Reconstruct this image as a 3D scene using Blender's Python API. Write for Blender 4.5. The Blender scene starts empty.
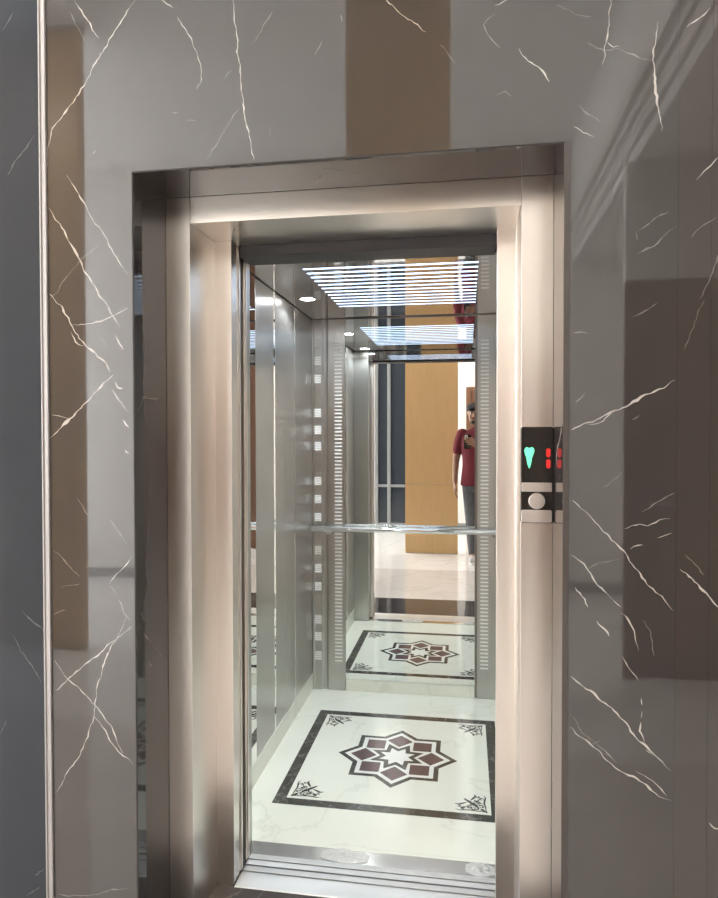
import bpy, bmesh, math, random
from mathutils import Vector, Matrix
from mathutils import noise as mnoise
random.seed(7)
sc = bpy.context.scene
COL = sc.collection
PI = math.pi

# ------------------------------------------------------------------ camera
F_PX, PSI, TH, ROLL, H = 664.4171, 0.1598, -0.0186, 0.0013, 1.38
cam_d = bpy.data.cameras.new('camera'); cam = bpy.data.objects.new('camera', cam_d); COL.objects.link(cam)
cam_d.sensor_fit = 'HORIZONTAL'; cam_d.sensor_width = 36; cam_d.lens = 36*F_PX/718; cam_d.clip_start = .02; cam_d.clip_end = 60
c, s = math.cos(PSI), math.sin(PSI); ct, st = math.cos(TH), math.sin(TH)
Rt = Vector((c, s, 0)); Fw = Vector((-s*ct, c*ct, st)); Up = Vector((s*st, -c*st, ct))
cr, sr = math.cos(ROLL), math.sin(ROLL)
R2 = Rt*cr - Up*sr; U2 = Rt*sr + Up*cr
m = Matrix((R2, U2, -Fw)).transposed().to_4x4(); m.translation = Vector((0, 0, H)); cam.matrix_world = m
sc.camera = cam

def ray(u, v):
    return (R2*((u-359)/F_PX) + U2*((449-v)/F_PX) + Fw)
def hit(u, v, ax, val):          # where the line of sight meets a plane of the room
    q = ray(u, v); o = Vector((0, 0, H)); t = (val-o[ax])/q[ax]
    return o + q*t

# ------------------------------------------------------------------ materials
def new_mat(name):
    mt = bpy.data.materials.new(name); mt.use_nodes = True
    nt = mt.node_tree; b = nt.nodes['Principled BSDF']
    return mt, nt, b
def setp(b, **k):
    for a, v in k.items():
        b.inputs[a.replace('_', ' ')].default_value = v
def plain(name, col, rough=.5, metal=0, ior=1.5, noise=0, scale=8, **k):
    mt, nt, b = new_mat(name)
    setp(b, Base_Color=(*col, 1), Roughness=rough, Metallic=metal, IOR=ior, **k)
    if noise:
        tc = nt.nodes.new('ShaderNodeTexCoord'); n = nt.nodes.new('ShaderNodeTexNoise'); n.inputs['Scale'].default_value = scale; n.inputs['Detail'].default_value = 5
        r = nt.nodes.new('ShaderNodeMixRGB'); r.inputs[1].default_value = (*[x*(1-noise) for x in col], 1); r.inputs[2].default_value = (*[min(1, x*(1+noise)) for x in col], 1)
        nt.links.new(tc.outputs['Object'], n.inputs['Vector']); nt.links.new(n.outputs['Fac'], r.inputs[0]); nt.links.new(r.outputs[0], b.inputs['Base Color'])
    return mt
def marble(name, c1, c2, vein=None, rough=.04, ior=1.8, scale=2.0, vscale=1.2, vwidth=.02, vamt=.6):
    mt, nt, b = new_mat(name); N = nt.nodes.new; L = nt.links.new
    tc = N('ShaderNodeTexCoord')
    n = N('ShaderNodeTexNoise'); n.inputs['Scale'].default_value = scale; n.inputs['Detail'].default_value = 8; n.inputs['Roughness'].default_value = .6; n.inputs['Distortion'].default_value = .6
    L(tc.outputs['Object'], n.inputs['Vector'])
    mx = N('ShaderNodeMixRGB'); mx.inputs[1].default_value = (*c1, 1); mx.inputs[2].default_value = (*c2, 1)
    L(n.outputs['Fac'], mx.inputs[0]); out = mx.outputs[0]
    if vein:
        n2 = N('ShaderNodeTexNoise'); n2.inputs['Scale'].default_value = vscale; n2.inputs['Detail'].default_value = 6; n2.inputs['Distortion'].default_value = 1.2
        L(tc.outputs['Object'], n2.inputs['Vector'])
        sb = N('ShaderNodeMath'); sb.operation = 'SUBTRACT'; sb.inputs[1].default_value = .5; L(n2.outputs['Fac'], sb.inputs[0])
        ab = N('ShaderNodeMath'); ab.operation = 'ABSOLUTE'; L(sb.outputs[0], ab.inputs[0])
        mr = N('ShaderNodeMapRange'); mr.inputs['From Min'].default_value = 0; mr.inputs['From Max'].default_value = vwidth; mr.inputs['To Min'].default_value = vamt; mr.inputs['To Max'].default_value = 0
        L(ab.outputs[0], mr.inputs['Value'])
        m2 = N('ShaderNodeMixRGB'); L(mr.outputs[0], m2.inputs[0]); L(out, m2.inputs[1]); m2.inputs[2].default_value = (*vein, 1); out = m2.outputs[0]
    L(out, b.inputs['Base Color']); setp(b, Roughness=rough, IOR=ior)
    return mt
def brushed(name, col, rough=.26, aniso=.5, amt=.06, sc_=(90, 90, 1.2), bump=.02):
    mt, nt, b = new_mat(name); N = nt.nodes.new; L = nt.links.new
    tc = N('ShaderNodeTexCoord'); mp = N('ShaderNodeMapping'); mp.inputs['Scale'].default_value = sc_
    n = N('ShaderNodeTexNoise'); n.inputs['Scale'].default_value = 4; n.inputs['Detail'].default_value = 4
    L(tc.outputs['Object'], mp.inputs['Vector']); L(mp.outputs[0], n.inputs['Vector'])
    mr = N('ShaderNodeMapRange'); mr.inputs['To Min'].default_value = rough-amt; mr.inputs['To Max'].default_value = rough+amt
    L(n.outputs['Fac'], mr.inputs['Value']); L(mr.outputs[0], b.inputs['Roughness'])
    setp(b, Base_Color=(*col, 1), Metallic=1, Anisotropic=aniso)
    tg = N('ShaderNodeTangent'); tg.direction_type = 'RADIAL'; tg.axis = 'Z'; L(tg.outputs[0], b.inputs['Tangent'])
    if bump <= 0: return mt
    bp = N('ShaderNodeBump'); bp.inputs['Strength'].default_value = bump; bp.inputs['Distance'].default_value = .001; L(n.outputs['Fac'], bp.inputs['Height']); L(bp.outputs[0], b.inputs['Normal'])
    return mt
def emit(name, col, strength, base=(.8, .8, .8)):
    mt, nt, b = new_mat(name); setp(b, Base_Color=(*base, 1), Roughness=.4)
    b.inputs['Emission Color'].default_value = (*col, 1); b.inputs['Emission Strength'].default_value = strength
    return mt

M = {}
M['marble'] = marble('grey_marble', (.036, .034, .032), (.054, .050, .048), rough=.03, ior=1.85)
M['marble_b'] = marble('brown_grey_marble', (.042, .037, .034), (.054, .048, .044), rough=.03, ior=1.8)
M['marble_d'] = marble('blue_grey_marble', (.036, .041, .048), (.047, .052, .060), rough=.05, ior=1.28)
M['reveal'] = marble('dark_reveal_marble', (.038, .034, .034), (.050, .045, .044), rough=.05, ior=1.5)
M['edge'] = plain('dark_slab_edge', (.07, .06, .055), .3)
M['vein'] = plain('white_vein', (.46, .43, .40), .08, ior=1.6, noise=.12, scale=30)
M['vein_f'] = plain('faint_vein', (.17, .158, .148), .08, ior=1.6, noise=.12, scale=30)
M['vein_df'] = plain('faint_dark_vein', (.11, .115, .12), .08, ior=1.5)
M['white_marble'] = marble('white_marble', (.78, .80, .70), (.87, .885, .79), vein=(.62, .635, .55), rough=.09, ior=1.5, scale=3, vscale=1.1, vwidth=.010, vamt=.4)
M['inlay_black'] = marble('black_inlay', (.035, .035, .03), (.10, .10, .09), vein=(.3, .3, .28), rough=.08, scale=12, vscale=9, vwidth=.02, vamt=.5, ior=1.5)
M['inlay_brown'] = marble('brown_inlay', (.085, .052, .052), (.19, .130, .130), rough=.08, scale=22, ior=1.5)
M['inlay_white'] = marble('white_inlay', (.80, .82, .76), (.9, .9, .86), rough=.08, ior=1.5)
M['steel_w'] = brushed('warm_brushed_steel', (.84, .80, .755), .29, .45, amt=.02, sc_=(40, 40, .5), bump=.0)
M['steel'] = brushed('cabin_brushed_steel', (.52, .515, .495), .30, .55, amt=.06, sc_=(50, 50, .4), bump=.004)
M['steel_f'] = brushed('flat_brushed_steel', (.88, .88, .87), .42, .2, amt=.03, sc_=(.5, 50, 50), bump=.0)
M['steel_g'] = brushed('dark_groove_steel', (.30, .29, .28), .3, .3)
M['chrome'] = plain('polished_chrome', (.86, .87, .87), .06, 1)
M['ceil_steel'] = plain('mirror_polished_steel', (.70, .70, .72), .03, 1)
M['chrome_s'] = plain('smooth_stainless', (.80, .79, .77), .16, 1, noise=.04)
M['strip'] = plain('polished_strip', (.85, .85, .84), .02, 1)
M['mirror'] = plain('mirror_glass', (.90, .92, .905), .0, 1)
M['etch'] = plain('etched_matt', (.88, .87, .84), .6, 0)
M['dark'] = plain('dark_rubber', (.03, .028, .03), .45)
M['lintel'] = plain('dark_painted_steel', (.022, .020, .024), .45)
M['wall'] = plain('white_paint', (.86, .83, .79), .55, noise=.02)
M['ceil'] = plain('ceiling_paint', (.85, .83, .8), .7, noise=.02)
M['mould'] = plain('cornice_paint', (.75, .72, .69), .5)
M['floor_l'] = marble('light_floor_marble', (.80, .77, .73), (.90, .88, .85), vein=(.7, .66, .62), rough=.07, ior=1.5)
M['floor_p'] = marble('pinkish_floor_marble', (.66, .60, .56), (.74, .69, .65), vein=(.6, .55, .5), rough=.07, ior=1.5)
M['floor_d'] = marble('dark_floor_marble', (.055, .045, .042), (.085, .072, .066), vein=(.2, .18, .17), rough=.06, ior=1.6, vwidth=.006)
M['door_wood'] = plain('brown_door_wood', (.20, .095, .055), .35, noise=.2, scale=5)
M['glass_d'] = plain('dark_tinted_glass', (.035, .042, .052), .04, ior=1.6)
M['alu'] = plain('grey_aluminium', (.34, .345, .35), .4, .7)
M['black_gloss'] = plain('black_gloss', (.022, .020, .018), .12)
M['silver'] = plain('satin_silver', (.80, .76, .72), .30, .85)
M['green_led'] = emit('green_led', (.14, 1.0, .52), 1.15, (.1, .3, .2))
M['red_led'] = emit('red_led', (1.0, .025, .015), .6, (.25, .02, .02))
M['lamp_slot'] = emit('cool_light_strip', (.58, .76, 1.0), 3.2)
M['lamp_spot'] = emit('spot_lens', (.96, .98, 1.0), 40.0)
M['lobby_fill'] = emit('added_lobby_light', (1.0, .95, .90), 22.0)  # glow of the added lobby panels, none of them in view
M['added_glow'] = emit('added_window_glow', (.95, .97, 1.0), 10.0)  # emission of the added window pane, lights back wall and floor
M['strip_metal'] = plain('satin_strip_metal', (.36, .34, .33), .5, .3)
M['film'] = plain('clear_film', (.85, .86, .85), .12, 0, ior=1.5, Alpha=.5)
# orange timber veneer
mt, nt, b = new_mat('honey_timber_veneer'); N = nt.nodes.new; L = nt.links.new
tc = N('ShaderNodeTexCoord'); mp = N('ShaderNodeMapping'); mp.inputs['Scale'].default_value = (14, 14, 1.2); n = N('ShaderNodeTexNoise'); n.inputs['Scale'].default_value = 2.2; n.inputs['Detail'].default_value = 8
L(tc.outputs['Object'], mp.inputs['Vector']); L(mp.outputs[0], n.inputs['Vector'])
mx = N('ShaderNodeMixRGB'); mx.inputs[1].default_value = (.64, .40, .185, 1); mx.inputs[2].default_value = (.74, .48, .235, 1); L(n.outputs['Fac'], mx.inputs[0]); L(mx.outputs[0], b.inputs['Base Color'])
setp(b, Roughness=.3); M['timber'] = mt
# fabrics and skin
M['skin'] = plain('skin', (.34, .18, .11), .5, noise=.06)
M['hair'] = plain('black_hair', (.012, .010, .010), .6)
M['cap'] = plain('black_cap_cloth', (.018, .017, .018), .85, noise=.2, scale=60)
M['shirt'] = plain('maroon_shirt', (.15, .014, .024), .85, noise=.22, scale=9)
M['collar'] = plain('dark_red_collar', (.14, .03, .03), .8)
M['jeans'] = plain('grey_trouser_cloth', (.12, .12, .125), .85, noise=.25, scale=14)
M['shoe'] = plain('light_trainer', (.55, .52, .48), .6, noise=.15, scale=20)
M['sole'] = plain('white_sole', (.75, .73, .7), .6)
M['eye'] = plain('eye_white', (.8, .78, .75), .2)
M['iris'] = plain('dark_iris', (.03, .018, .01), .15)
M['lip'] = plain('lip', (.33, .13, .10), .5)

# ------------------------------------------------------------------ mesh helpers
class MB:
    def __init__(s): s.v = []; s.f = []; s.mi = []
    def add(s, vs, fs, mi=0):
        o = len(s.v); s.v += [tuple(x) for x in vs]; s.f += [tuple(i+o for i in f) for f in fs]; s.mi += [mi]*len(fs); return s
    def box(s, x0, x1, y0, y1, z0, z1, mi=0):
        vs = [(x, y, z) for z in (z0, z1) for y in (y0, y1) for x in (x0, x1)]
        return s.add(vs, [(0, 2, 3, 1), (4, 5, 7, 6), (0, 1, 5, 4), (2, 6, 7, 3), (0, 4, 6, 2), (1, 3, 7, 5)], mi)
    def prism(s, poly, z0, z1, ax=2, mi=0):
        n = len(poly)
        def P(p, h): return (p[0], p[1], h) if ax == 2 else ((p[0], h, p[1]) if ax == 1 else (h, p[0], p[1]))
        vs = [P(p, z0) for p in poly] + [P(p, z1) for p in poly]
        fs = [tuple(range(n))[::-1], tuple(range(n, 2*n))] + [(i, (i+1) % n, n+(i+1) % n, n+i) for i in range(n)]
        return s.add(vs, fs, mi)
    def tube(s, pts, r, seg=16, mi=0, caps=True):
        pts = [Vector(p) for p in pts]; rs = r if isinstance(r, (list, tuple)) else [r]*len(pts)
        rings = []; up = None
        for i, p in enumerate(pts):
            d = (pts[min(i+1, len(pts)-1)] - pts[max(i-1, 0)]).normalized()
            a = d.orthogonal().normalized() if up is None else (up - d*up.dot(d)).normalized()
            up = a; b2 = d.cross(a)
            rings.append([p + (a*math.cos(t)+b2*math.sin(t))*rs[i] for t in [2*PI*k/seg for k in range(seg)]])
        vs = [q for rg in rings for q in rg]; fs = []
        for i in range(len(rings)-1):
            for k in range(seg):
                fs.append((i*seg+k, i*seg+(k+1) % seg, (i+1)*seg+(k+1) % seg, (i+1)*seg+k))
        if caps: fs += [tuple(range(seg))[::-1], tuple(range((len(rings)-1)*seg, len(rings)*seg))]
        return s.add(vs, fs, mi)
    def disc(s, cx, cy, cz, r, ax, h, seg=32, mi=0):
        d = [Vector((h, 0, 0)), Vector((0, h, 0)), Vector((0, 0, h))][ax]
        return s.tube([Vector((cx, cy, cz)), Vector((cx, cy, cz))+d], r, seg, mi)
    def ell(s, cpt, rad, rot=None, seg=24, rings=14, mi=0):
        cpt = Vector(cpt); rot = rot or Matrix.Identity(3); vs = []; fs = []
        for i in range(rings+1):
            ph = PI*i/rings
            for k in range(seg):
                t = 2*PI*k/seg
                vs.append(cpt + rot @ Vector((rad[0]*math.sin(ph)*math.cos(t), rad[1]*math.sin(ph)*math.sin(t), rad[2]*math.cos(ph))))
        for i in range(rings):
            for k in range(seg): fs.append((i*seg+k, i*seg+(k+1) % seg, (i+1)*seg+(k+1) % seg, (i+1)*seg+k))
        return s.add(vs, fs, mi)
    def build(s, name, mats, parent=None, bevel=0, smooth=False, fix=True):
        me = bpy.data.meshes.new(name); me.from_pydata(s.v, [], s.f)
        for mm in (mats if isinstance(mats, (list, tuple)) else [mats]): me.materials.append(mm)
        me.polygons.foreach_set('material_index', s.mi)
        if smooth: me.polygons.foreach_set('use_smooth', [True]*len(me.polygons))
        me.update()
        if fix:
            bm = bmesh.new(); bm.from_mesh(me); bmesh.ops.recalc_face_normals(bm, faces=bm.faces); bm.to_mesh(me); bm.free()
        o = bpy.data.objects.new(name, me); COL.objects.link(o)
        if parent is not None:
            o.parent = parent; o.matrix_parent_inverse = Matrix.Translation(-parent_loc(parent))
        if bevel:
            bv = o.modifiers.new('bevel', 'BEVEL'); bv.width = bevel; bv.segments = 2; bv.limit_method = 'ANGLE'; bv.harden_normals = False
        return o
def parent_loc(p):
    return Vector(p.location) if p.type == 'EMPTY' else Vector((0, 0, 0))
def thing(name, loc, label, cat, group=None):
    o = bpy.data.objects.new(name, None); o.location = loc; o.empty_display_size = .1; COL.objects.link(o)
    o['label'] = label; o['category'] = cat
    if group: o['group'] = group
    return o
def tag(o, label, cat, group=None):
    o['label'] = label; o['category'] = cat
    if group: o['group'] = group
    return o
def struct(o, label=None):
    o['kind'] = 'structure'
    if label: o['label'] = label
    return o
def sempty(name, label=None):
    o = bpy.data.objects.new(name, None); COL.objects.link(o); return struct(o, label)

# ------------------------------------------------------------------ key dimensions (metres; +Y goes into the lift)
YW = 1.57                                  # face of the marble wall
OX0, OX1, OZ = -.828, .2188, 2.044          # marble opening
Y1, Y2, YE = 1.754, 1.935, 1.984           # steel frame: outer face, inner face, end of the inner return
XA, XB, XI = -.8277, -.757, -.703           # left jamb
XC, XD, XJ = .139, .2186, .0865             # right jamb
Z1, Z1T = 1.9716, 2.0436                    # header
CX0, CX1, CY0, CY1, CZ = -.827, .241, 2.155, 3.533, 2.016   # cabin interior
RX0, RX1, RYF, RZ = -4.6, 1.5, -2.93, 4.0  # lobby

# ------------------------------------------------------------------ marble wall with its veins
def ribbon(mb, pts, w, mi, off, ax=1, val=None, jit=.35, sgn=-1):
    # a vein: a thin irregular band lying in the face of the slab
    P = []
    for a, b2 in zip(pts, pts[1:]):
        n = max(2, int((b2-a).length/.008))
        for i in range(n): P.append(a.lerp(b2, i/n))
    P.append(pts[-1]); n = len(P); L_, R_ = [], []
    for i, p in enumerate(P):
        d = (P[min(i+1, n-1)]-P[max(i-1, 0)])
        d.normalize()
        nv = Vector((0, 0, 0)); nv[ax] = 1; sd = d.cross(nv).normalized()
        k = mnoise.noise(p*75)*.0034 + mnoise.noise(p*22+Vector((3, 1, 4)))*.0055 + mnoise.noise(p*190)*.0012
        if i in (0, n-1): k *= .3
        ww = w*(.30+1.25*abs(mnoise.noise(p*42+Vector((9, 2, 1)))*1.7)) * min(1, .25+4*min(i, n-1-i)/n)
        q = p+sd*k; q[ax] = val+sgn*off
        L_.append(q+sd*ww/2); R_.append(q-sd*ww/2)
    mb.add(L_+R_, [(i, i+1, n+i+1, n+i) for i in range(n-1)], mi)
S_, F_ = 1, 2
VEINS = [  # (strength, half-thickness px, points in the photograph, all lying in the wall plane)
 (S_, 1.6, [(135,0),(108,43),(90,75),(75,100),(53,128),(48,150),(47.5,166)]), (S_, 1.3, [(75,0),(92,30),(99,38)]), (F_, 1.2, [(70,12),(85,42)]),
 (S_, 1.5, [(161,0),(173,8)]), (S_, 1.1, [(178,17),(188,33),(198,55),(201,68),(200,83),(197,89)]), (S_, 1.6, [(231,-8),(236,30),(240,65),(244,105),(254,160)]),
 (F_, 1.3, [(240,108),(223,135),(207,160)]), (F_, 1, [(273,10),(251,45)]), (F_, 1.1, [(172,113),(178,112)]), (F_, .9, [(186,121),(196,121)]), (F_, 1.2, [(224,80),(232,70)]), (F_, 1, [(315,55),(322,40)]), (F_, .9, [(340,15),(342,22)]), (F_, 1, [(270,128),(270,136)]), (F_, 1, [(92,154),(96,150)]),
 (S_, 2.0, [(47,206),(63,231),(80,261),(103,300),(113,315),(120,328)]), (S_, 1.0, [(67,175),(90,213),(110,246),(128,273)]), (F_, 1.3, [(50,300),(70,273),(83,258),(100,243)]),
 (S_, 2.4, [(50,294),(62,308),(72,328),(88,347),(100,358),(107,363),(111,373)]), (S_, 2.4, [(113,375),(97,390),(85,403),(73,417),(50,438)]), (S_, 1.1, [(72,325),(90,323),(110,317),(128,308)]),
 (S_, 1.5, [(115,382),(118,387),(123,388)]), (S_, 1.5, [(112,390),(120,400),(129,412)]), (S_, 1.8, [(123,420),(129,427)]), (S_, 1.1, [(115,335),(123,350)]), (F_, 1.4, [(100,337),(108,346)]), (S_, 1, [(125,450),(129,453)]), (S_, .9, [(52,415),(62,416),(70,419)]), (S_, 1.1, [(71,332),(75,342),(84,346)]),
 (F_, 1.4, [(77,497),(83,505),(88,515)]), (F_, 1.4, [(110,520),(120,533),(127,544)]), (S_, 1.2, [(132,557),(117,574),(109,584)]), (F_, 1.2, [(110,585),(118,598)]), (F_, 1.1, [(53,550),(67,563),(80,577)]), (F_, 1, [(61,588),(80,584)]),
 (S_, 1.0, [(118,600),(124,613),(130,620)]), (S_, 1.5, [(131,627),(113,641),(103,651),(90,660),(71,678),(55,690)]), (S_, 1.3, [(127,617),(114,643),(104,663),(98,683),(94,703),(94,716),(87,736),(78,756),(68,769),(63,782),(56,793)]),
 (S_, 1.4, [(55,660),(66,676),(80,688),(94,706),(103,714),(114,733),(123,753)]), (S_, 1.4, [(94,716),(106,733),(119,751),(133,764)]), (F_, 1.1, [(53,615),(66,610)]), (F_, 1.6, [(58,895),(90,896),(110,890),(129,888)]),
 (S_, 1.3, [(382,-4),(405,17),(426,32)]), (F_, 1, [(440,45),(455,65)]), (S_, 1.4, [(519,48),(532,62),(544,75),(549,82)]), (F_, 1.4, [(495,14),(482,25),(490,37),(500,48)]), (S_, .9, [(495,5),(508,0)]), (S_, 1.3, [(612,-4),(609,25),(602,65)]), (F_, 1.2, [(557,5),(575,14),(592,17)]),
 (F_, 1.4, [(587,42),(604,50),(619,50),(652,60)]), (S_, 1.0, [(607,42),(613,48),(620,47)]), (S_, 1.7, [(658,22),(654,60),(657,100),(661,131)]), (S_, 1.1, [(573,127),(594,137)]), (F_, 1.1, [(579,105),(600,122)]), (F_, 1, [(496,95),(505,92),(511,97)]),
 (F_, 1.2, [(636,232),(654,219),(669,212)]), (F_, 1.2, [(637,254),(654,244),(676,227)]), (F_, 1, [(636,232),(637,240)]),
 (S_, 2.0, [(572,430),(583,424),(597,420),(622,407),(637,400),(650,393),(664,388),(675,380)]), (S_, 1.3, [(587,424),(600,423),(612,413),(622,407)]), (F_, 1.2, [(575,403),(586,393)]), (F_, 1.2, [(573,333),(588,334)]), (F_, 1, [(632,317),(645,310),(657,303)]), (F_, 1.1, [(603,487),(622,472)]), (F_, 1.2, [(632,420),(640,415)]),
 (S_, 1.5, [(572,500),(590,517),(607,534),(620,549),(633,564),(647,584),(664,600),(673,611)]), (S_, 1.2, [(625,529),(632,525),(647,524),(659,519),(670,519)]), (F_, 1.5, [(642,512),(657,500),(675,493)]), (S_, 1.0, [(657,538),(672,533)]), (S_, 1.0, [(630,550),(643,545)]),
 (S_, 1.4, [(571,555),(583,565),(595,580),(603,587),(612,599)]), (F_, 1.2, [(587,570),(603,562),(620,559)]), (S_, 1.5, [(575,587),(585,599),(588,607)]), (S_, 1.1, [(613,600),(621,607)]), (S_, 1.5, [(621,613),(634,631),(638,650)]), (S_, 1.4, [(597,621),(609,636)]), (S_, 1.1, [(622,656),(638,680)]), (F_, 1.2, [(641,620),(651,633),(654,656)]),
 (S_, 1.9, [(571,676),(590,691),(611,708),(626,724),(639,741),(653,754),(671,771)]), (S_, 1.7, [(570,727),(589,743),(606,759),(619,769),(633,776),(646,786),(659,796),(671,800)]), (F_, 1.3, [(570,714),(583,733),(596,743),(619,763)]), (S_, .9, [(636,771),(652,782),(667,796)]),
 (S_, 1.6, [(641,698),(642,705)]), (S_, 1.6, [(642,711),(641,718)]), (S_, 1.8, [(641,722),(640,731),(644,742)]), (S_, 1.2, [(645,750),(656,757)]), (F_, 1, [(589,745),(602,740)])]
def add_veins(mb, xr, mats_idx=(1, 2), lst=VEINS, off=.0004, yw=YW):
    for st_, w, pts in lst:
        ps = [hit(u, v, 1, yw) for u, v in pts]
        cx = sum(p.x for p in ps)/len(ps)
        if xr[0] <= cx < xr[1]:
            ribbon(mb, ps, w*.0020, mats_idx[0] if st_ == S_ else mats_idx[1], off, 1, yw)
wf = sempty('wall_front', 'polished grey marble wall around the lift opening')
VM = [M['marble'], M['vein'], M['vein_f']]
X_T0, X_T1, X_S1, X_S2 = -1.083, -1.063, .462, .531
b_ = MB(); ch = .003                       # one big slab with a chamfered cut-out for the lift
b_.box(X_T1, OX0-ch, YW, YW+.02, 0, OZ+ch); b_.box(OX1+.0135, X_S1-.0002, YW, YW+.02, 0, OZ+ch); b_.box(X_T1, X_S1-.0002, YW, YW+.02, OZ+ch, RZ)
add_veins(b_, (X_T1, X_S1)); b_.build('marble_slab', VM, wf, fix=False)
b_ = MB()                                   # reveals of the opening, with the thin chamfer at the arris
def quad(mb, a, b2, c2, d, mi=0): mb.add([a, b2, c2, d], [(0, 1, 2, 3)], mi)
b_.box(OX0-.0025, OX0, YW+ch, Y1+.03, 0, OZ); b_.box(OX1, OX1+.012, YW+.006, Y1+.03, 0, OZ+.002); b_.box(OX0, OX1, YW+ch, Y1+.03, OZ, OZ+.0025)
quad(b_, (OX0-ch, YW, 0), (OX0, YW+ch, 0), (OX0, YW+ch, OZ), (OX0-ch, YW, OZ+ch))
b_.box(OX1, OX1+.0135, YW+.002, YW+.0055, 0, OZ+ch, 3)
quad(b_, (OX0-ch, YW, OZ+ch), (OX0, YW+ch, OZ), (OX1, YW+ch, OZ), (OX1, YW, OZ+ch))
for w, pts in ((1.2, [(137,413),(144,398),(154,400),(163,395)]), (1.5, [(140,613),(146,624)]), (1.4, [(143,634),(150,641),(158,652),(163,658)]), (1.2, [(147,656),(153,669)])):
    ribbon(b_, [hit(u, v, 0, OX0) for u, v in pts], w*.0035, 2, .0004, 0, OX0, sgn=1)
for w, pts in ((1.2, [(316,174),(321,179)]), (1.0, [(314,180),(326,174)]), (1.4, [(321,168),(340,171),(360,176)])):
    ribbon(b_, [hit(u, v, 2, OZ) for u, v in pts], w*.003, 2, .0004, 2, OZ)
ribbon(b_, [hit(u, v, 0, OX1) for u, v in [(562.5,425),(560,440),(557,450),(556,470)]], .012, 1, .0004, 0, OX1)
b_.build('marble_reveal', [M['reveal'], M['vein'], M['vein_f'], M['edge']], wf, fix=False)
for a, b2, mm, rot in ((X_S1+.0002, X_S2-.0002, M['marble_b'], .004), (X_S2+.0002, RX1, M['marble_b'], .012)):
    q = MB(); q.box(a, b2, YW+.0005, YW+.02, 0, RZ)
    lst = [(S_, 1.4, [(687,27),(704,15),(710,7)]), (S_, 1.1, [(696,180),(708,168),(720,157)]), (F_, 1.1, [(691,239),(700,228),(716,217)]), (F_, 1.4, [(699,299),(709,279),(720,250)]), (F_, 1.4, [(685,350),(694,323),(704,300)]), (S_, 1.9, [(680,569),(694,582),(711,600),(724,614)]), (F_, 1.5, [(685,555),(695,565),(704,575)]), (S_, 1, [(709,822),(722,831)])]
    for st_, w, pts in lst:
        ps = [hit(u, v, 1, YW) for u, v in pts]
        if a == X_S1+.0002: ribbon(q, ps, w*.0020, 1 if st_ == S_ else 2, .0006, 1, YW)
    o = q.build('marble_slab', [mm, M['vein'], M['vein_f']], wf, fix=False)
q = MB(); q.box(RX0, X_T0, YW+.004, YW+.024, 0, RZ)
for w, pts in ((1.5, [(35,135),(20,155),(8,175)]), (1.6, [(22,610),(33,623),(48,635)]), (1.3, [(12,635),(27,658),(41,683)]), (1.5, [(27,897),(40,887)]), (1.4, [(35,875),(44,868)]), (1.2, [(0,735),(6,720)]), (1, [(2,30),(14,12)])):
    ribbon(q, [hit(u, v, 1, YW+.004) for u, v in pts], w*.0024, 1, .0004, 1, YW+.004)
o = q.build('marble_slab', [M['marble_d'], M['vein_df']], wf, fix=False); o['label'] = 'darker blue grey marble slab'
q = MB(); q.box(X_T0, X_T1-.0006, YW-.006, YW+.02, 0, RZ)
q.box(X_T0+.004, X_T0+.007, YW-.009, YW-.005, 0, RZ)
struct(q.build('trim_1', M['strip_metal'], None, bevel=.002), 'narrow satin metal strip between two marble slabs')

# ------------------------------------------------------------------ lobby shell
f = sempty('floor', 'polished stone lobby floor')
q = MB(); q.box(RX0, RX1, RYF, .17, -.05, 0); q.build('floor_field', M['floor_l'], f)
q = MB(); q.box(RX0, RX1, .17, 1.425, -.05, 0); q.build('floor_field', M['floor_p'], f)
q = MB(); q.box(RX0, RX1, 1.425, YW+.02, -.05, 0); q.box(OX0-.02, OX1+.02, YW+.02, 1.9245, -.05, 0); q.box(OX0-.02, -.7045, 1.9245, 2.0, -.05, 0); q.box(.0875, OX1+.02, 1.9245, 2.0, -.05, 0); q.build('dark_floor_band', M['floor_d'], f)
q = MB(); q.box(RX0, RX1, RYF, YW+.02, RZ, RZ+.1); struct(q.build('ceiling', M['ceil']))
q = MB(); q.box(RX0-.1, RX0, RYF, YW+.02, -.05, RZ); struct(q.build('wall_left', M['wall']))
q = MB(); q.box(RX1, RX1+.1, RYF, YW+.02, -.05, RZ); struct(q.build('wall_right', M['wall']))
q = MB(); q.box(RX0-.1, RX1+.1, RYF-.1, RYF, -.05, RZ); struct(q.build('wall_back', M['wall']))
q = MB(); q.box(.93, RX1, RYF, .95, 2.92, RZ); struct(q.build('bulkhead_right', M['ceil']), 'dropped ceiling box along the right side of the lobby')
q = MB(); q.box(.885, .93, RYF, .99, 3.10, 3.16); q.box(.905, .93, RYF, .97, 3.0, 3.10); q.box(.85, .93, RYF, 1.02, 3.16, 3.24)
struct(q.build('trim_2', M['mould'], None, bevel=.006), 'stepped cornice along the dropped ceiling')
q = MB(); wy0, wy1 = -2.86, -.30  # unseen window, added so its glow brightens the left and back of the lobby
for a in (wy0, (wy0+wy1)/2-.025, wy1-.05): q.box(RX0+.001, RX0+.05, a, a+.05, .15, 3.8)
q.box(RX0+.001, RX0+.05, wy0, wy1, .10, .15); q.box(RX0+.001, RX0+.05, wy0, wy1, 3.75, 3.8)
wn = struct(q.build('added_window', M['alu'], None, bevel=.003), 'glowing frosted window added out of view to brighten the lobby')
q = MB(); q.box(RX0+.01, RX0+.02, wy0+.03, wy1-.03, .12, 3.77); q.build('glow_pane', M['added_glow'], wn)
q = MB(); q.box(RX0, RX1, RYF, RYF+.015, 0, .09); struct(q.build('baseboard_back', M['alu']))
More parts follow.
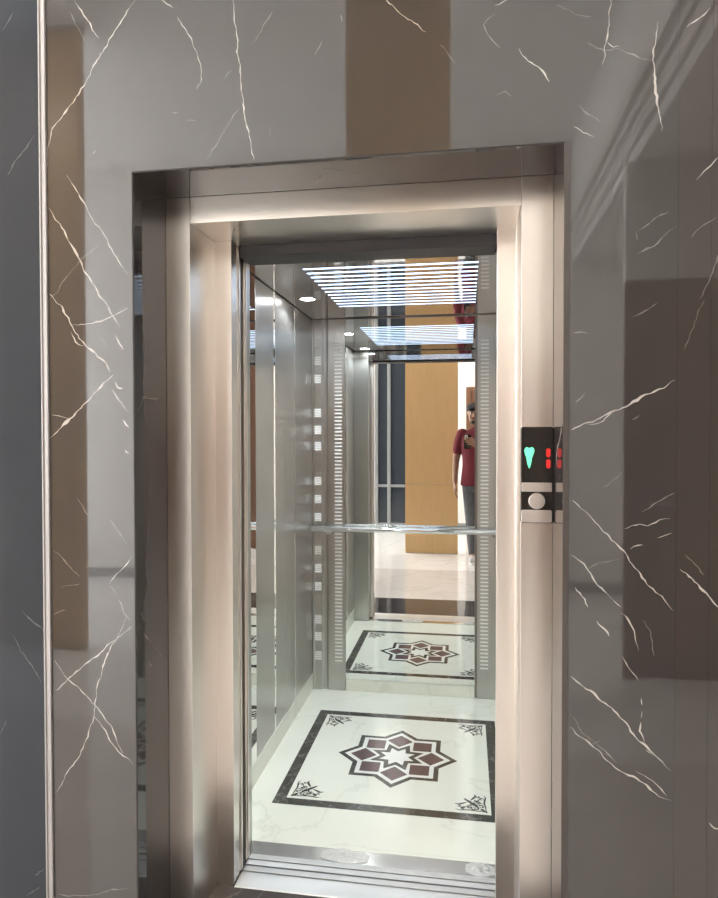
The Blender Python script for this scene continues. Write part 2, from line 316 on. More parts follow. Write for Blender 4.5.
# timber-clad piers opposite the lift
for nm, x0, x1, y1 in (('wall_pier', -.707, -.098, -.804), ('wall_pier', -3.05, -2.455, -.80)):
    q = MB(); q.box(x0, x1, y1-.08, y1, 0, RZ); p = struct(q.build(nm, M['wall']), 'pier clad in honey coloured timber')
    q = MB()
    for z0, z1 in ((.005, .82), (.824, 2.95), (2.954, 3.98)): q.box(x0-.004, x1+.004, y1-.07, y1+.012, z0, z1)
    q.build('timber_panel', M['timber'], p, bevel=.0015)
# wall return with a brown door on the right
q = MB(); q.box(.884, RX1, -.87, -.81, 2.26, 2.919); struct(q.build('wall_return', M['wall']))
def panel_door(name, x0, x1, y, h, sgn=1):
    q = MB(); w = .07
    q.box(x0, x0+w, y, y+.03, 0, h); q.box(x1-w, x1, y, y+.03, 0, h); q.box(x0+w, x1-w, y, y+.03, h-w, h)
    p = struct(q.build(name, M['door_wood'], None, bevel=.004))
    q = MB(); q.box(x0+w+.003, x1-w-.003, y+.002, y+.018, .006, h-w-.003)
    for z0, z1 in ((.15, h*.42), (h*.47, h-w-.12)):
        q.box(x0+w+.08, x1-w-.08, y+.018, y+.026, z0, z1)
    q.build('door_leaf', M['door_wood'], p, bevel=.004)
    q = MB(); q.tube([(x0+w+.05, y+.018, 1.0), (x0+w+.05, y+.06, 1.0), (x0+w+.16, y+.06, 1.0)], .009, 12); q.build('door_handle', M['silver'], p)
    return p
panel_door('door_1', .884, RX1, -.84, 2.255)
panel_door('door_2', 0, .80, RYF+.001, 2.11)
# tall tinted glass doors at the back of the lobby
q = MB(); gx0, gx1 = -1.36, -.60
for a in (gx0, (gx0+gx1)/2+.0-.19, gx1-.05): q.box(a, a+.05, RYF+.001, RYF+.06, 0, 2.9)
q.box(gx0, gx1, RYF+.001, RYF+.06, 2.85, 2.9); q.box(gx0, gx1, RYF+.001, RYF+.055, .62, .66); q.box(gx0, gx1, RYF+.001, RYF+.055, 0, .08)
p = struct(q.build('door_3', M['alu'], None, bevel=.003), 'tall dark tinted glass doors in grey frames')
q = MB(); q.box(gx0+.04, gx1-.03, RYF+.015, RYF+.03, .05, 2.87); q.build('glass_pane', M['glass_d'], p)
# light panels added out of view to brighten the lobby
n_l = 0
for (x, y, w, d) in ((-.45, -1.5, .5, .6), (-3.6, .35, .9, .6), (-2.2, .35, .9, .6), (.62, .35, .4, .6)):
    t = thing('added_light_panel', (x, y, RZ), 'rectangular warm white panel added out of view to light the lobby', 'ceiling light', 'added lobby light panels')
    q = MB(); q.box(x-w/2-.03, x+w/2+.03, y-d/2-.03, y+d/2+.03, RZ-.012, RZ-.001); q.build('frame', M['silver'], t)
    q = MB(); q.box(x-w/2, x+w/2, y-d/2, y+d/2, RZ-.016, RZ-.0125); q.build('diffuser', M['lobby_fill'], t)

# ------------------------------------------------------------------ steel door frame of the landing
fr = thing('elevator_door_frame', ((XA+XD)/2, Y1, 0), 'stepped brushed stainless steel door frame lining the marble opening of the lift', 'door frame')
q = MB(); q.prism([(XA, Y1), (XB, Y1), (XB, Y2), (XI, Y2), (XI, YE), (XI-.05, YE), (XI-.05, Y2+.03), (XB-.02, Y2+.03), (XB-.02, Y1+.03), (XA, Y1+.03)], 0, Z1T)
o = q.build('jamb', M['steel_w'], fr, bevel=.0008); o['label'] = 'left jamb without the call panel'
q = MB(); q.prism([(XD, Y1), (XC, Y1), (XC, Y2), (XJ, Y2), (XJ, YE), (XJ+.04, YE), (XJ+.04, Y2+.03), (XC+.02, Y2+.03), (XC+.02, Y1+.03), (XD, Y1+.03)], 0, Z1T)
o = q.build('jamb', M['steel_w'], fr, bevel=.0008); o['label'] = 'right jamb carrying the call panel'
q = MB(); q.prism([(Y1+.001, Z1), (Y1+.001, Z1T), (Y1+.03, Z1T), (Y1+.03, Z1+.02), (YE-.02, Z1+.02), (YE-.02, Z1+.06), (YE, Z1+.06), (YE, Z1)], XB+.0008, XC-.0008, ax=0)
q.build('header', M['steel_w'], fr, bevel=.0008)

# ------------------------------------------------------------------ doors, slid open to the left
ld = thing('landing_sliding_door', (-.9, 2.0, 0), 'brushed steel landing door slid open, its edge in the left jamb nearest the lobby', 'sliding door')
q = MB(); q.box(-1.16, -.7025, 1.988, 2.012, .006, 1.985); q.build('door_panel', M['steel_w'], ld, bevel=.002)
q = MB(); q.box(-.7024, -.6995, 1.993, 2.007, .01, 1.98); q.build('edge_strip', M['silver'], ld)
cd = thing('car_sliding_door', (-.9, 2.06, 0), 'brushed steel car door slid open, its edge just behind the landing door edge', 'sliding door')
q = MB(); q.box(-1.16, -.7005, 2.044, 2.072, .006, 1.985); q.build('door_panel', M['steel_w'], cd, bevel=.002)
q = MB(); q.box(-.7004, -.697, 2.052, 2.064, .01, 1.98); q.build('edge_strip', M['silver'], cd)
dt = MB(); dt.box(-.6955, .0865, 1.986, 2.095, 1.938, 1.985); dt.box(-1.2, .3, 2.026, 2.034, 1.955, 2.15);
tag(dt.build('door_track_cover', M['lintel'], None, bevel=.002), 'dark horizontal cover over the door tracks above the opening', 'track cover')

# sills
sl = thing('landing_sill', (-.31, 1.97, 0), 'pale aluminium landing sill with a groove, nearest the dark floor', 'door sill')
q = MB(); xs0, xs1 = -.7035, .0868
q.prism([(1.925, -.03), (1.925, .0), (1.927, .002), (1.996, .002), (1.996, -.012), (2.003, -.012), (2.003, .002), (2.026, .002), (2.026, -.03)], -.98+.28, xs1, ax=0)
q.build('sill_plate', M['steel_f'], sl)
q = MB(); q.box(xs0+.004, xs1, 1.9965, 2.0025, -.0119, -.006); q.build('groove', M['steel_g'], sl)
cs = thing('car_sill', (-.31, 2.07, 0), 'pale aluminium car sill with a groove, behind the dark running gap', 'door sill')
q = MB(); q.prism([(2.034, -.03), (2.034, .002), (2.0565, .002), (2.0565, -.012), (2.0635, -.012), (2.0635, .002), (2.088, .002), (2.088, -.03)], -.70, xs1+.01, ax=0)
q.build('sill_plate', M['steel_f'], cs)
q = MB(); q.box(-.70, xs1, 2.057, 2.063, -.0119, -.006); q.build('groove', M['steel_g'], cs)
q = MB(); q.prism([(2.0885, -.01), (2.0885, .001), (2.155, .003), (2.155, -.01)], -.717, .095, ax=0); q.build('polished_plate', M['chrome_s'], cs)
# crumpled protective film left on the car sill
for x0, x1, lab in ((-.47, -.31, 'crumpled clear film left on the polished car sill, left of its middle'), (.00, .092, 'scrap of clear film left at the right end of the polished car sill')):
    fm = bpy.data.meshes.new('protective_film'); vs = []; fs = []; nx, ny = 44, 14
    for j in range(ny):
        for i in range(nx):
            a_, b2 = i/(nx-1), j/(ny-1); x = x0+(x1-x0)*a_; y = 2.093+.056*b2
            k = (math.sin(PI*a_)*math.sin(PI*b2))**.5
            e = .25+.2*mnoise.noise((x*30, 7, 1)); y = 2.12+(y-2.12)*(.45+.75*math.sin(PI*a_)+e*.4)
            vs.append((x+.004*mnoise.noise((x*40, y*60, 2)), min(y, 2.152), .0042+k*(.0015+.012*abs(mnoise.noise((x*38, y*55, 3)))+.004*abs(mnoise.noise((x*90, y*120, 8))))))
    for j in range(ny-1):
        for i in range(nx-1): fs.append((j*nx+i, j*nx+i+1, (j+1)*nx+i+1, (j+1)*nx+i))
    fm.from_pydata(vs, [], fs); fm.materials.append(M['film']); fo = bpy.data.objects.new('protective_film', fm); COL.objects.link(fo)
    tag(fo, lab, 'plastic film')

# ------------------------------------------------------------------ lift cabin
cb = thing('elevator_cabin', ((CX0+CX1)/2, 2.84, 0), 'lift cabin of brushed steel panels with a white marble floor and mirrored ceiling', 'elevator cabin')
q = MB(); q.box(CX0-.01, CX1+.01, 2.1555, CY1+.01, -.03, 0)
cf = q.build('cabin_floor', M['white_marble'], cb)
def ring(mb, x0, x1, y0, y1, w, z, mi=0):
    o_ = [(x0, y0, z), (x1, y0, z), (x1, y1, z), (x0, y1, z)]; i_ = [(x0+w, y0+w, z), (x1-w, y0+w, z), (x1-w, y1-w, z), (x0+w, y1-w, z)]
    mb.add(o_+i_, [(0, 1, 5, 4), (1, 2, 6, 5), (2, 3, 7, 6), (3, 0, 4, 7)], mi)
BX0, BX1, BY0, BY1, BW = -.7216, .1385, 2.395, 3.258, .045
q = MB(); ring(q, BX0, BX1, BY0, BY1, BW, .0004); q.build('border_inlay', M['inlay_black'], cf, fix=False)
SX, SY, SR = -.2915, 2.829, .257
def star(R, r, a0=0.0, n=8):
    return [(SX+(R if k % 2 == 0 else r)*math.cos(a0+k*PI/n), SY+(R if k % 2 == 0 else r)*math.sin(a0+k*PI/n)) for k in range(2*n)]
def flat(mb, poly, z, mi): mb.add([(SX, SY, z)]+[(x, y, z) for x, y in poly], [(0, k+1, (k+1) % len(poly)+1) for k in range(len(poly))], mi)
q = MB(); flat(q, star(SR, SR*.7654), .0004, 0); flat(q, star(SR*.89, SR*.89*.7654), .0006, 1)
ro = SR*.80
for k in range(8):
    th = k*PI/4; rs = ro*.7654
    T = Vector((math.cos(th), math.sin(th))); A = Vector((math.cos(th+PI/8), math.sin(th+PI/8)))*rs; B = Vector((math.cos(th-PI/8), math.sin(th-PI/8)))*rs; O = T*ro; I = A+B-O
    cc = (A+B)/2
    pts = [cc+(w-cc)*.95 for w in (O, A, I, B)]
    q.add([(SX+w.x, SY+w.y, .0008) for w in pts], [(0, 1, 2, 3)], 2)
flat(q, star(SR*.47, SR*.285, PI/8), .0008, 0); flat(q, star(SR*.31, SR*.185, PI/8), .0010, 1)
q.build('star_medallion', [M['inlay_black'], M['inlay_white'], M['inlay_brown']], cf, fix=False)
def scroll(cx, cy, sx, sy):
    mb = MB()
    def band(pts, w):
        n = len(pts); L_, R_ = [], []
        for i, p in enumerate(pts):
            d = Vector(pts[min(i+1, n-1)])-Vector(pts[max(i-1, 0)]); d.normalize(); nn = Vector((-d.y, d.x)); ww = w*(math.sin(PI*(i+.6)/(n+.2)))
            L_.append(Vector(p)+nn*ww); R_.append(Vector(p)-nn*ww)
        al = [(cx+sx*a.x, cy+sy*a.y, .0005) for a in L_+R_]
        mb.add(al, [(i, i+1, n+i+1, n+i) for i in range(n-1)], 0)
    def spiral(x, y, r, a0, turns, w, dr=1):
        band([(x+r*(1-t)*math.cos(a0+dr*turns*2*PI*t), y+r*(1-t)*math.sin(a0+dr*turns*2*PI*t)) for t in [i/22 for i in range(20)]], w)
    band([(0, 0), (.012, .010), (.022, .022)], .006)
    for sw in (0, 1):
        P = (lambda x, y: (x, y)) if not sw else (lambda x, y: (y, x))
        band([P(*p) for p in ((.006, .003), (.035, .006), (.065, .010), (.10, .004), (.116, .010))], .0032)
        band([P(*p) for p in ((.075, .06), (.092, .05), (.105, .042), (.118, .046))], .005)
        band([P(*p) for p in ((.055, .012), (.06, .028), (.072, .034), (.088, .028))], .003)
        for (x, y, r, a, t) in ((.040, .022, .013, 0, 1.3), (.066, .030, .012, 2, 1.3), (.088, .020, .011, 4, 1.3), (.104, .032, .008, 1, 1.2)):
            X_, Y_ = P(x, y); spiral(X_, Y_, r, a, t, .0030, -1 if sw else 1)
    for u_ in range(9):
        ax_, ay_ = .018+.030*(u_ % 3)+.004*u_, .018+.026*(u_//3)
        if ax_+ay_ < .125: spiral(ax_, ay_, .0085, u_*1.7, 1.1, .0028, 1 if u_ % 2 else -1)
    band([(.034, .034), (.05, .05), (.066, .066), (.085, .085)], .0075)
    band([(.040, .052), (.052, .046), (.062, .048)], .004); band([(.052, .040), (.046, .052), (.048, .062)], .004)
    return mb.build('corner_scroll', M['inlay_black'], cf, fix=False)
i_ = BW+.014
scroll(BX0+i_, BY0+i_, 1, 1); scroll(BX1-i_, BY0+i_, -1, 1); scroll(BX0+i_, BY1-i_, 1, -1); scroll(BX1-i_, BY1-i_, -1, -1)
# skirting
q = MB(); q.box(CX0-.004, CX0+.003, 2.16, CY1, 0, .088); q.box(CX1-.003, CX1+.004, 2.16, CY1, 0, .088); q.box(-.643, .046, CY1-.004, CY1+.004, 0, .064)
q.build('marble_skirting', M['white_marble'], cb, bevel=.001)
# side walls: steel panels separated by polished strips
for side, X, sg in (('left', CX0, -1), ('right', CX1, 1)):
    sw = None
    for k, (y0, y1) in enumerate(((2.16, 2.468), (2.55, 2.802), (2.827, 3.148), (3.166, CY1-.004))):
        q = MB(); q.box(min(X, X+sg*.02), max(X, X+sg*.02), y0, y1, .09, CZ-.004)
        q.build('wall_panel', M['steel'], cb, bevel=.0015)
    for y0, y1 in ((2.468, 2.55), (2.802, 2.827), (3.148, 3.166)):
        q = MB(); q.box(min(X+sg*.001, X+sg*.02), max(X+sg*.001, X+sg*.02), y0+.001, y1-.001, .09, CZ-.004)
        q.build('mirror_strip', M['strip'], cb)
    q = MB(); q.box(min(X+sg*.02, X+sg*.03), max(X+sg*.02, X+sg*.03), 2.10, CY1+.03, -.03, 2.2); q.build('outer_shell', M['steel_g'], cb)
q = MB(); q.box(CX0-.03, CX1+.03, CY1+.012, CY1+.03, -.03, 2.2); q.build('outer_shell', M['steel_g'], cb)
# etched corner columns beside the mirror
ZSQ = [1.888, 1.791, 1.693, 1.509, 1.416, 1.329, 1.139, 1.041, .942, .762, .663, .565, .383, .290, .185]
CXM = (CX0+CX1)/2
for sg in (-1, 1):
    X = lambda v: CXM+sg*v            # v measured outwards from the cabin centre line
    prof = [(X(.533), CY1+.011), (X(.533), CY1-.012), (X(.524), CY1-.012), (X(.519), CY1-.006), (X(.480), CY1-.006), (X(.470), CY1+.002), (X(.455), CY1+.002), (X(.445), CY1-.006), (X(.352), CY1-.006), (X(.352), CY1+.011)]
    q = MB(); q.prism(prof, 0.001, CZ-.003); col = q.build('corner_column', M['steel'], cb, bevel=.0008)
    q = MB()
    for k in range(88):
        z = .158+k*.01975; xa, xb = X(.409), X(.368); q.box(min(xa, xb), max(xa, xb), CY1-.0068, CY1-.0059, z, z+.0075)
    q.build('etched_dashes', M['etch'], col)
    for z in ZSQ:
        q = MB(); xa, xb = X(.520), X(.484)
        for r_ in range(4): q.box(min(xa, xb), max(xa, xb), CY1-.0068, CY1-.0059, z-.022+r_*.0118, z-.022+r_*.0118+.0088)
        q.build('etched_square', M['etch'], col)
# front wall of the cabin (seen in the mirror)
q = MB(); q.box(CX0-.001, -.718, 2.098, 2.155, .003, CZ-.004); q.build('front_return', M['steel'], cb, bevel=.0015)
q = MB(); q.box(.096, CX1+.001, 2.098, 2.155, .003, CZ-.004); q.build('front_return', M['steel'], cb, bevel=.0015)
q = MB(); q.box(-.7175, .0955, 2.098, 2.155, 1.946, CZ-.004); q.build('transom', M['ceil_steel'], cb, bevel=.0015)
# ceiling: polished plate with slots of light
LX0, LX1 = -.614, .044; pitch = .0665; slots = [3.205-pitch*k for k in range(12)]; SWD = .023
q = MB(); ys = sorted(slots); prev = CY0-.055
q.box(CX0-.02, LX0, prev, CY1+.01, CZ, CZ+.03); q.box(LX1, CX1+.02, prev, CY1+.01, CZ, CZ+.03)
for y in ys:
    q.box(LX0, LX1, prev, y-SWD/2, CZ, CZ+.03); prev = y+SWD/2
q.box(LX0, LX1, prev, CY1+.01, CZ, CZ+.03)
q.build('mirrored_ceiling', M['ceil_steel'], cb)
gl = thing('slotted_ceiling_light', (CXM, 2.87, CZ), 'cool white light shining through rows of slots in the cabin ceiling', 'ceiling light')
for y in ys:
    q = MB(); q.box(LX0+.0005, LX1-.0005, y-SWD/2+.0005, y+SWD/2-.0005, CZ+.003, CZ+.006); q.build('light_strip', M['lamp_slot'], gl)
for k, (sg, y) in enumerate(((-1, 3.0), (-1, 2.30))):
    x = CXM+sg*.430
    t = thing('ceiling_spotlight', (x, y, CZ), {0: 'round glowing spotlight in the cabin ceiling, on the left towards the back mirror', 1: 'round glowing spotlight in the cabin ceiling, on the left near the door', 2: 'round glowing spotlight in the cabin ceiling, right side towards the back mirror', 3: 'round glowing spotlight in the cabin ceiling, right side near the door'}[k], 'spotlight', 'cabin ceiling spotlights')
    q = MB(); seg = 32; R0, R1 = .042, .034
    vs = [(x+R*math.cos(2*PI*i/seg), y+R*math.sin(2*PI*i/seg), z) for R, z in ((R0, CZ-.0002), (R0, CZ-.002), (R1, CZ-.003), (R1, CZ-.0002)) for i in range(seg)]
    q.add(vs, [(r*seg+i, r*seg+(i+1) % seg, (r+1)*seg+(i+1) % seg, (r+1)*seg+i) for r in range(3) for i in range(seg)]); q.build('bezel', M['chrome'], t, smooth=True)
    q = MB(); q.disc(x, y, CZ-.0022, R1-.001, 2, .0018); q.build('lens', M['lamp_spot'], t)
    ld_ = bpy.data.lights.new('spotlight_bulb', 'SPOT'); ld_.energy = 42; ld_.color = (.90, .96, 1.0); ld_.spot_size = math.radians(150); ld_.spot_blend = .8; ld_.shadow_soft_size = .03
    lo = bpy.data.objects.new('bulb', ld_); COL.objects.link(lo); lo.parent = t; lo.location = (0, 0, -.006)

# mirror
q = MB(); q.box(-.6435, .0465, CY1-.005, CY1+.004, .066, CZ-.006)
mr_ = q.build('back_mirror', M['mirror'], None, bevel=.0012); tag(mr_, 'tall frameless mirror covering the back wall of the lift cabin', 'mirror')
# handrail
hr = thing('handrail', (CXM, 3.47, .887), 'polished round steel handrail running across the back mirror', 'handrail')
q = MB(); q.tube([(CX0+.006, 3.472, .887), (CX0+.010, 3.472, .887), (CX1-.010, 3.472, .887), (CX1-.006, 3.472, .887)], [.011, .0145, .0145, .011], 24); q.build('rail', M['chrome'], hr, smooth=True)
for x in (-.735, .150):
    q = MB(); q.tube([(x, 3.472, .880), (x, 3.500, .872), (x, CY1-.006, .872)], .007, 12); q.disc(x, CY1-.0105, .872, .022, 1, .0045, 24); q.build('bracket', M['chrome'], hr, smooth=False)

# ------------------------------------------------------------------ call panel on the right jamb
cp = thing('call_panel', (.178, Y1, 1.16), 'small black and silver lift call panel with a green arrow and red floor digit', 'call panel')
PX0, PX1, PY = .138, .2185, 1.734
def rrect(x0, x1, z0, z1, r, n=5):
    out = []
    for cx, cz, a in ((x1-r, z1-r, 0), (x0+r, z1-r, PI/2), (x0+r, z0+r, PI), (x1-r, z0+r, 3*PI/2)):
        out += [(cx+r*math.cos(a+PI/2*i/n), cz+r*math.sin(a+PI/2*i/n)) for i in range(n+1)]
    return out
def zpx(v, u=536): return hit(u, v, 1, PY).z
def xpx(u, v=460): return hit(u, v, 1, PY).x
q = MB(); q.prism(rrect(PX0, PX1, zpx(523.3), zpx(426.8), .006), PY+.002, Y1-.0002, ax=1); q.build('housing', M['black_gloss'], cp, bevel=.0015)
q = MB(); q.prism(rrect(PX0+.003, PX1-.003, zpx(482), zpx(428.2), .004), PY, PY+.0019, ax=1); q.build('display_window', M['black_gloss'], cp)
q = MB(); q.prism(rrect(PX0+.002, PX1-.004, zpx(491.7), zpx(482.6), .0015), PY-.002, PY+.0019, ax=1); q.build('silver_bar', M['silver'], cp, bevel=.001)
q = MB(); q.prism(rrect(PX0+.001, PX1-.004, zpx(522.4), zpx(510), .004), PY-.002, PY+.0019, ax=1); q.build('silver_bar', M['silver'], cp, bevel=.001)
bc = hit(536.7, 501, 1, PY); q = MB(); q.disc(bc.x, PY-.005, bc.z, .0205, 1, .0069, 40); bt = q.build('call_button', M['silver'], cp, bevel=.0015)
q = MB(); q.disc(bc.x, PY-.0054, bc.z, .014, 1, .0003, 32); q.build('button_face', M['silver'], bt)
AR = [(524.2,450.5),(525,448.2),(527,447),(529.3,448.2),(531.5,447),(533.8,448.2),(534.4,451),(533.2,454.5),(532,458),(531.4,462),(530.4,466),(529.2,468.8),(527.8,465.5),(526.8,461),(526.3,457.5),(524.9,454)]
q = MB(); q.prism([(hit(u, v, 1, PY).x, hit(u, v, 1, PY).z) for u, v in AR], PY-.0006, PY+.0001, ax=1); q.build('down_arrow', M['green_led'], cp)
q = MB()
for v0, v1 in ((448, 457.6), (459, 468.6)):
    q.prism([(xpx(u), zpx(v)) for u, v in ((546.2,v1-1.5),(546,v0+1.5),(548.3,v0),(550.6,v0+1.5),(550.4,v1-1.5),(548.3,v1))], PY-.0006, PY+.0001, ax=1)
q.build('floor_digit', M['red_led'], cp)

# ------------------------------------------------------------------ the photographer (seen in the mirror)
PXC, PYC = .125, -.30
pr = thing('person', (PXC, PYC, 0), 'person in a black cap, maroon shirt and grey trousers photographing the lift', 'person')
def remeshed(mb, name, mats, parent, vox, smooth_it=2, sub=0):
    o = mb.build('tmp', mats, None, fix=True)
    rm = o.modifiers.new('r', 'REMESH'); rm.mode = 'VOXEL'; rm.voxel_size = vox; rm.use_smooth_shade = True
    sm = o.modifiers.new('s', 'SMOOTH'); sm.iterations = smooth_it; sm.factor = .5
    dg = bpy.context.evaluated_depsgraph_get(); me = bpy.data.meshes.new_from_object(o.evaluated_get(dg)); me.name = name
    old = o.data; bpy.data.objects.remove(o); bpy.data.meshes.remove(old)
    me.polygons.foreach_set('use_smooth', [True]*len(me.polygons))
    if not me.materials: me.materials.append(mats)
    r = bpy.data.objects.new(name, me); COL.objects.link(r); r.parent = parent; r.matrix_parent_inverse = Matrix.Translation(-parent_loc(parent))
    return r
def limb(mb, pts, rs, seg=18):
    # tapered tube with rounded joints
    pts = [Vector(p) for p in pts]
    for i in range(len(pts)-1):
        n = 6; mb.tube([pts[i].lerp(pts[i+1], k/n) for k in range(n+1)], [rs[i]+(rs[i+1]-rs[i])*k/n for k in range(n+1)], seg)
    for p, r in zip(pts, rs): mb.ell(p, (r, r, r), seg=seg, rings=10)
P = lambda x, y, z: (PXC+x, PYC+y, z)
# joints: the figure faces +Y, its on the left towards -X
hipL, hipR = P(-.085, 0, .90), P(.085, 0, .90); kneL, kneR = P(-.072, .03, .49), P(.115, .02, .49); ankL, ankR = P(-.048, -.015, .09), P(.15, -.02, .09)
shL, shR = P(-.175, -.01, 1.405), P(.175, 0, 1.405); elL, wrL = P(-.235, -.03, 1.12), P(-.245, .04, .875)
elR = P(.215, .09, 1.16); wrR = (.085, -.085, 1.295)
def loft(mb, rows, seg=32):
    # rows: (z, rx, ry, y) ellipses interpolated smoothly and capped
    out = []
    for i in range(len(rows)-1):
        p0, p1, p2, p3 = rows[max(i-1, 0)], rows[i], rows[i+1], rows[min(i+2, len(rows)-1)]
        for k in range(5):
            t = k/5; out.append([.5*((2*b2)+(c2-a2)*t+(2*a2-5*b2+4*c2-d2)*t*t+(3*b2-a2-3*c2+d2)*t**3) for a2, b2, c2, d2 in zip(p0, p1, p2, p3)])
    out.append(list(rows[-1])); vs = []; fs = []
    for z, rx, ry, y in out:
        for k in range(seg): a_ = 2*PI*k/seg; vs.append(P(rx*math.cos(a_), y+ry*math.sin(a_), z))
    for i in range(len(out)-1):
        for k in range(seg): fs.append((i*seg+k, i*seg+(k+1) % seg, (i+1)*seg+(k+1) % seg, (i+1)*seg+k))
    fs += [tuple(range(seg))[::-1], tuple(range((len(out)-1)*seg, len(out)*seg))]
    mb.add(vs, fs)
def torso(mb, g=0.0):
    loft(mb, [(.80, .140, .100, 0), (.90, .160, .108, 0), (.98, .150, .104, 0), (1.07, .142, .100, .005), (1.17, .150, .105, .005), (1.27, .165, .112, .005), (1.36, .172, .104, 0), (1.42, .130, .078, -.005), (1.455, .075, .060, -.008)])
def finger(mb, base, dirs, lens, r0):
    p = Vector(base); pts = [p]; 
    for d, l in zip(dirs, lens): p = p+Vector(d).normalized()*l; pts.append(p)
    limb(mb, pts, [r0, r0*.95, r0*.88, r0*.76][:len(pts)], 10)
bd = MB(); torso(bd)
limb(bd, [P(0, -.01, 1.40), P(0, .0, 1.50), P(-.028, .01, 1.55)], [.062, .056, .054])
limb(bd, [hipL, kneL, ankL], [.082, .053, .038]); limb(bd, [hipR, kneR, ankR], [.082, .053, .038])
limb(bd, [ankL, P(-.052, .06, .05), P(-.058, .13, .035)], [.038, .036, .028]); limb(bd, [ankR, P(.155, .055, .05), P(.165, .125, .035)], [.038, .036, .028])
limb(bd, [shL, elL, wrL], [.052, .038, .025]); limb(bd, [shR, elR, wrR], [.052, .038, .026])
hd = Vector(P(-.040, .02, 1.625))
bd.ell(hd+Vector((0, -.012, .025)), (.074, .092, .090)); bd.ell(hd+Vector((0, .022, -.035)), (.060, .066, .078)); bd.ell(hd+Vector((0, .062, -.085)), (.030, .026, .024))
bd.ell(hd+Vector((0, .098, -.018)), (.014, .018, .019)); bd.tube([hd+Vector((0, .078, .022)), hd+Vector((0, .101, -.018))], [.008, .013], 12)
for sg in (-1, 1):
    bd.ell(hd+Vector((sg*.074, -.005, -.005)), (.009, .019, .031)); bd.ell(hd+Vector((sg*.03, .074, .026)), (.022, .010, .007)); bd.ell(hd+Vector((sg*.035, .065, -.025)), (.018, .016, .016))
# left hand hanging, slightly curled
hl = Vector(wrL); bd.ell(hl+Vector((0, .012, -.045)), (.016, .040, .050))
for k, (dy, ln) in enumerate(((.042, .034), (.020, .038), (-.002, .035), (-.022, .027))):
    finger(bd, hl+Vector((.002, dy, -.082)), ((.12, .05, -1), (.35, .08, -1), (.75, .1, -.8)), (ln, ln*.75, ln*.6), .0088)
finger(bd, hl+Vector((.006, .040, -.030)), ((.25, .85, -.6), (.2, .35, -1), (.25, .1, -1)), (.034, .028, .022), .0105)
# right hand closed round the phone from its right edge
hrp = Vector((.062, -.040, 1.325)); bd.ell(hrp, (.026, .030, .046))
for k, dz in enumerate((.034, .012, -.010, -.031)):
    ln = (.036, .040, .037, .029)[k]
    finger(bd, hrp+Vector((.004, .020, dz)), ((-.75, .30, .12), (-1, -.06, .10), (-1, -.20, .05)), (ln*.8, ln*.7, ln*.55), .0085)
finger(bd, hrp+Vector((-.004, -.022, .020)), ((-.35, -.45, .8), (-.75, .12, .5), (-1, .25, .2)), (.030, .028, .022), .0100)
limb(bd, [wrR, hrp], [.025, .024])
body = remeshed(bd, 'body', M['skin'], pr, .0055, 2)
for sg in (-1, 1):
    q = MB(); e = hd+Vector((sg*.029, .0775, .006)); q.ell(e, (.0125, .0075, .0065)); ey = q.build('eye', M['eye'], pr, smooth=True)
    q = MB(); q.ell(e+Vector((0, .0055, 0)), (.0058, .0035, .0058)); q.build('iris', M['iris'], ey, smooth=True)
    q = MB(); q.tube([hd+Vector((sg*.013, .0865, .030)), hd+Vector((sg*.030, .085, .035)), hd+Vector((sg*.047, .072, .030))], [.0025, .0035, .002], 8); q.build('eyebrow', M['hair'], pr, smooth=True)
q = MB(); q.ell(hd+Vector((0, .0865, -.055)), (.023, .008, .0045)); q.ell(hd+Vector((0, .0865, -.062)), (.019, .009, .005)); q.build('mouth', M['lip'], pr, smooth=True)
q = MB(); q.ell(hd+Vector((0, .062, -.088)), (.037, .027, .022)); q.ell(hd+Vector((0, .0885, -.0475)), (.026, .006, .004)); q.build('beard', M['hair'], pr, smooth=True)
q = MB(); q.ell(hd+Vector((0, -.028, .012)), (.079, .083, .082)); q.build('hair', M['hair'], pr, smooth=True)
q = MB()
seg = 30; rows = [(0, .114), (.030, .111), (.055, .100), (.074, .078), (.080, .062), (.081, .040)]
q2 = MB(); q2.ell(hd+Vector((0, -.010, .058)), (.084, .098, .066)); q2.ell(hd+Vector((0, .075, .058)), (.058, .062, .010)); q2.ell(hd+Vector((0, -.01, .122)), (.007, .007, .005))
capo = remeshed(q2, 'cap', M['cap'], pr, .005, 2)
# clothes follow the body
sh = MB()
loft(sh, [(.845, .186, .138, .003), (.90, .182, .134, .003), (.98, .172, .126, .003), (1.07, .164, .120, .004), (1.17, .170, .122, .005), (1.27, .183, .127, .005), (1.36, .186, .118, .002), (1.42, .150, .094, -.003), (1.462, .088, .074, -.006)])
limb(sh, [P(-.165, -.01, 1.402), P(-.20, -.016, 1.32), P(-.216, -.020, 1.225)], [.066, .058, .055]); limb(sh, [P(.165, 0, 1.402), P(.188, .025, 1.33), P(.203, .050, 1.27)], [.066, .058, .056])
limb(sh, [P(0, -.008, 1.42), P(0, -.002, 1.455)], [.078, .066])
remeshed(sh, 'shirt', M['shirt'], pr, .007, 3)
q = MB(); n = 28
for k in range(n):
    a, a2 = 2*PI*k/n, 2*PI*(k+1)/n
    def cp_(t, r, z): return P(r*math.cos(t), -.002+r*.95*math.sin(t), z-.02*max(0, math.sin(t)))
    q.add([cp_(a, .073, 1.445), cp_(a2, .073, 1.445), cp_(a2, .064, 1.492), cp_(a, .064, 1.492), cp_(a, .069, 1.442), cp_(a2, .069, 1.442), cp_(a2, .060, 1.489), cp_(a, .060, 1.489)], [(0, 1, 2, 3), (5, 4, 7, 6), (3, 2, 6, 7), (1, 0, 4, 5)])
q.build('collar', M['collar'], pr, smooth=True, fix=False)
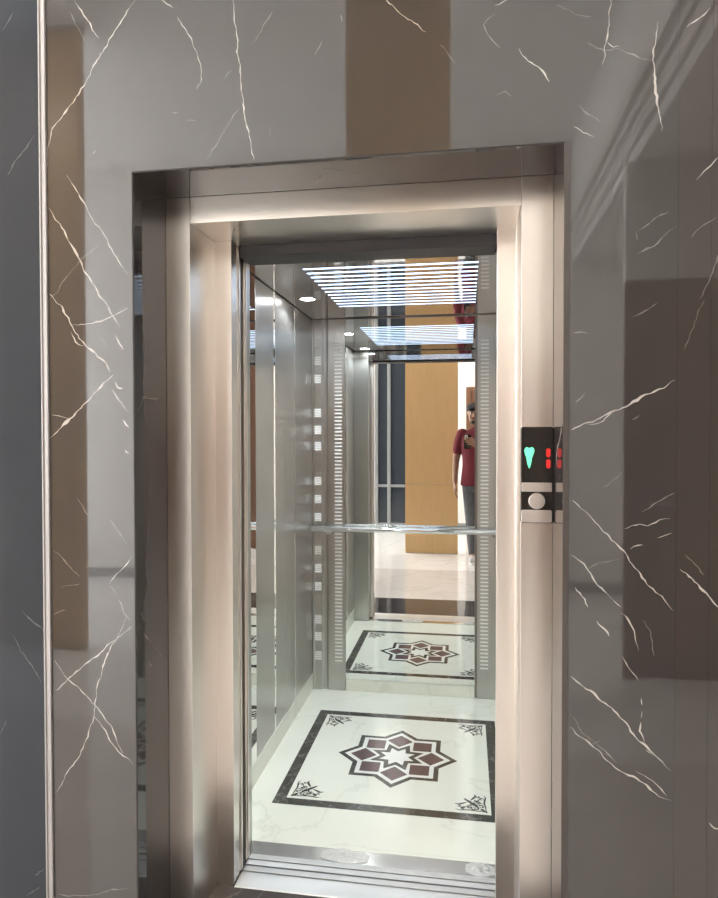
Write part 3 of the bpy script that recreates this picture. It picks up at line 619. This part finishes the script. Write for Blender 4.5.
tr = MB(); loft(tr, [(.775, .150, .112, 0), (.83, .168, .122, 0), (.92, .166, .118, 0), (.96, .158, .112, 0)]); limb(tr, [hipL, kneL, P(-.049, -.01, .105)], [.090, .062, .050]); limb(tr, [hipR, kneR, P(.148, -.015, .105)], [.090, .062, .050])
remeshed(tr, 'trousers', M['jeans'], pr, .007, 3)
for sg, a in ((-1, Vector(ankL)), (1, Vector(ankR))):
    q = MB(); dx = -.008 if sg < 0 else .012
    q.ell(a+Vector((0, -.015, -.030)), (.046, .058, .050)); q.ell(a+Vector((dx*.5, .06, -.040)), (.046, .085, .040)); q.ell(a+Vector((dx, .120, -.048)), (.047, .060, .032))
    shoe = remeshed(q, 'shoe', M['shoe'], pr, .005, 2)
    q = MB(); out = []
    for t in [2*PI*i/28 for i in range(28)]:
        yy = .055+.135*math.sin(t)*1.0; xx = (.043+.008*math.sin(t))*math.cos(t)+dx*(.5+.5*math.sin(t)); out.append((a.x+xx, a.y+yy))
    q.prism(out, .0, .026); q.build('sole', M['sole'], shoe, bevel=.004)
# phone held at the viewpoint, its back towards the lift
ph = thing('smartphone', (.012, -.02, 1.30), 'black smartphone held up in the right hand of the person', 'phone')
q = MB(); q.prism(rrect(-.024, .050, 1.250, 1.402, .010), -.026, -.018, ax=1); q.build('phone_body', M['black_gloss'], ph, bevel=.002)
for x, z in ((0, 1.38), (0, 1.355)):
    q = MB(); q.disc(x, -.018, z, .0165, 1, .0012, 28); lr = q.build('lens_ring', M['etch'], ph)
    q = MB(); q.disc(x, -.0168, z, .0078, 1, .0003, 28); q.build('lens_glass', M['glass_d'], lr)

# ------------------------------------------------------------------ world and colour management
w = bpy.data.worlds.new('world'); sc.world = w; w.use_nodes = True
w.node_tree.nodes['Background'].inputs[0].default_value = (.9, .92, 1, 1); w.node_tree.nodes['Background'].inputs[1].default_value = .05
sc.view_settings.view_transform = 'Standard'; sc.view_settings.look = 'None'; sc.view_settings.gamma = 1; sc.view_settings.exposure = 0.0
sc.view_settings.use_curve_mapping = False
cy = sc.cycles
cy.max_bounces = 14; cy.diffuse_bounces = 4; cy.glossy_bounces = 12; cy.transmission_bounces = 6; cy.transparent_max_bounces = 8
cy.use_denoising = True; cy.sample_clamp_indirect = 8; cy.caustics_reflective = True; cy.blur_glossy = .3
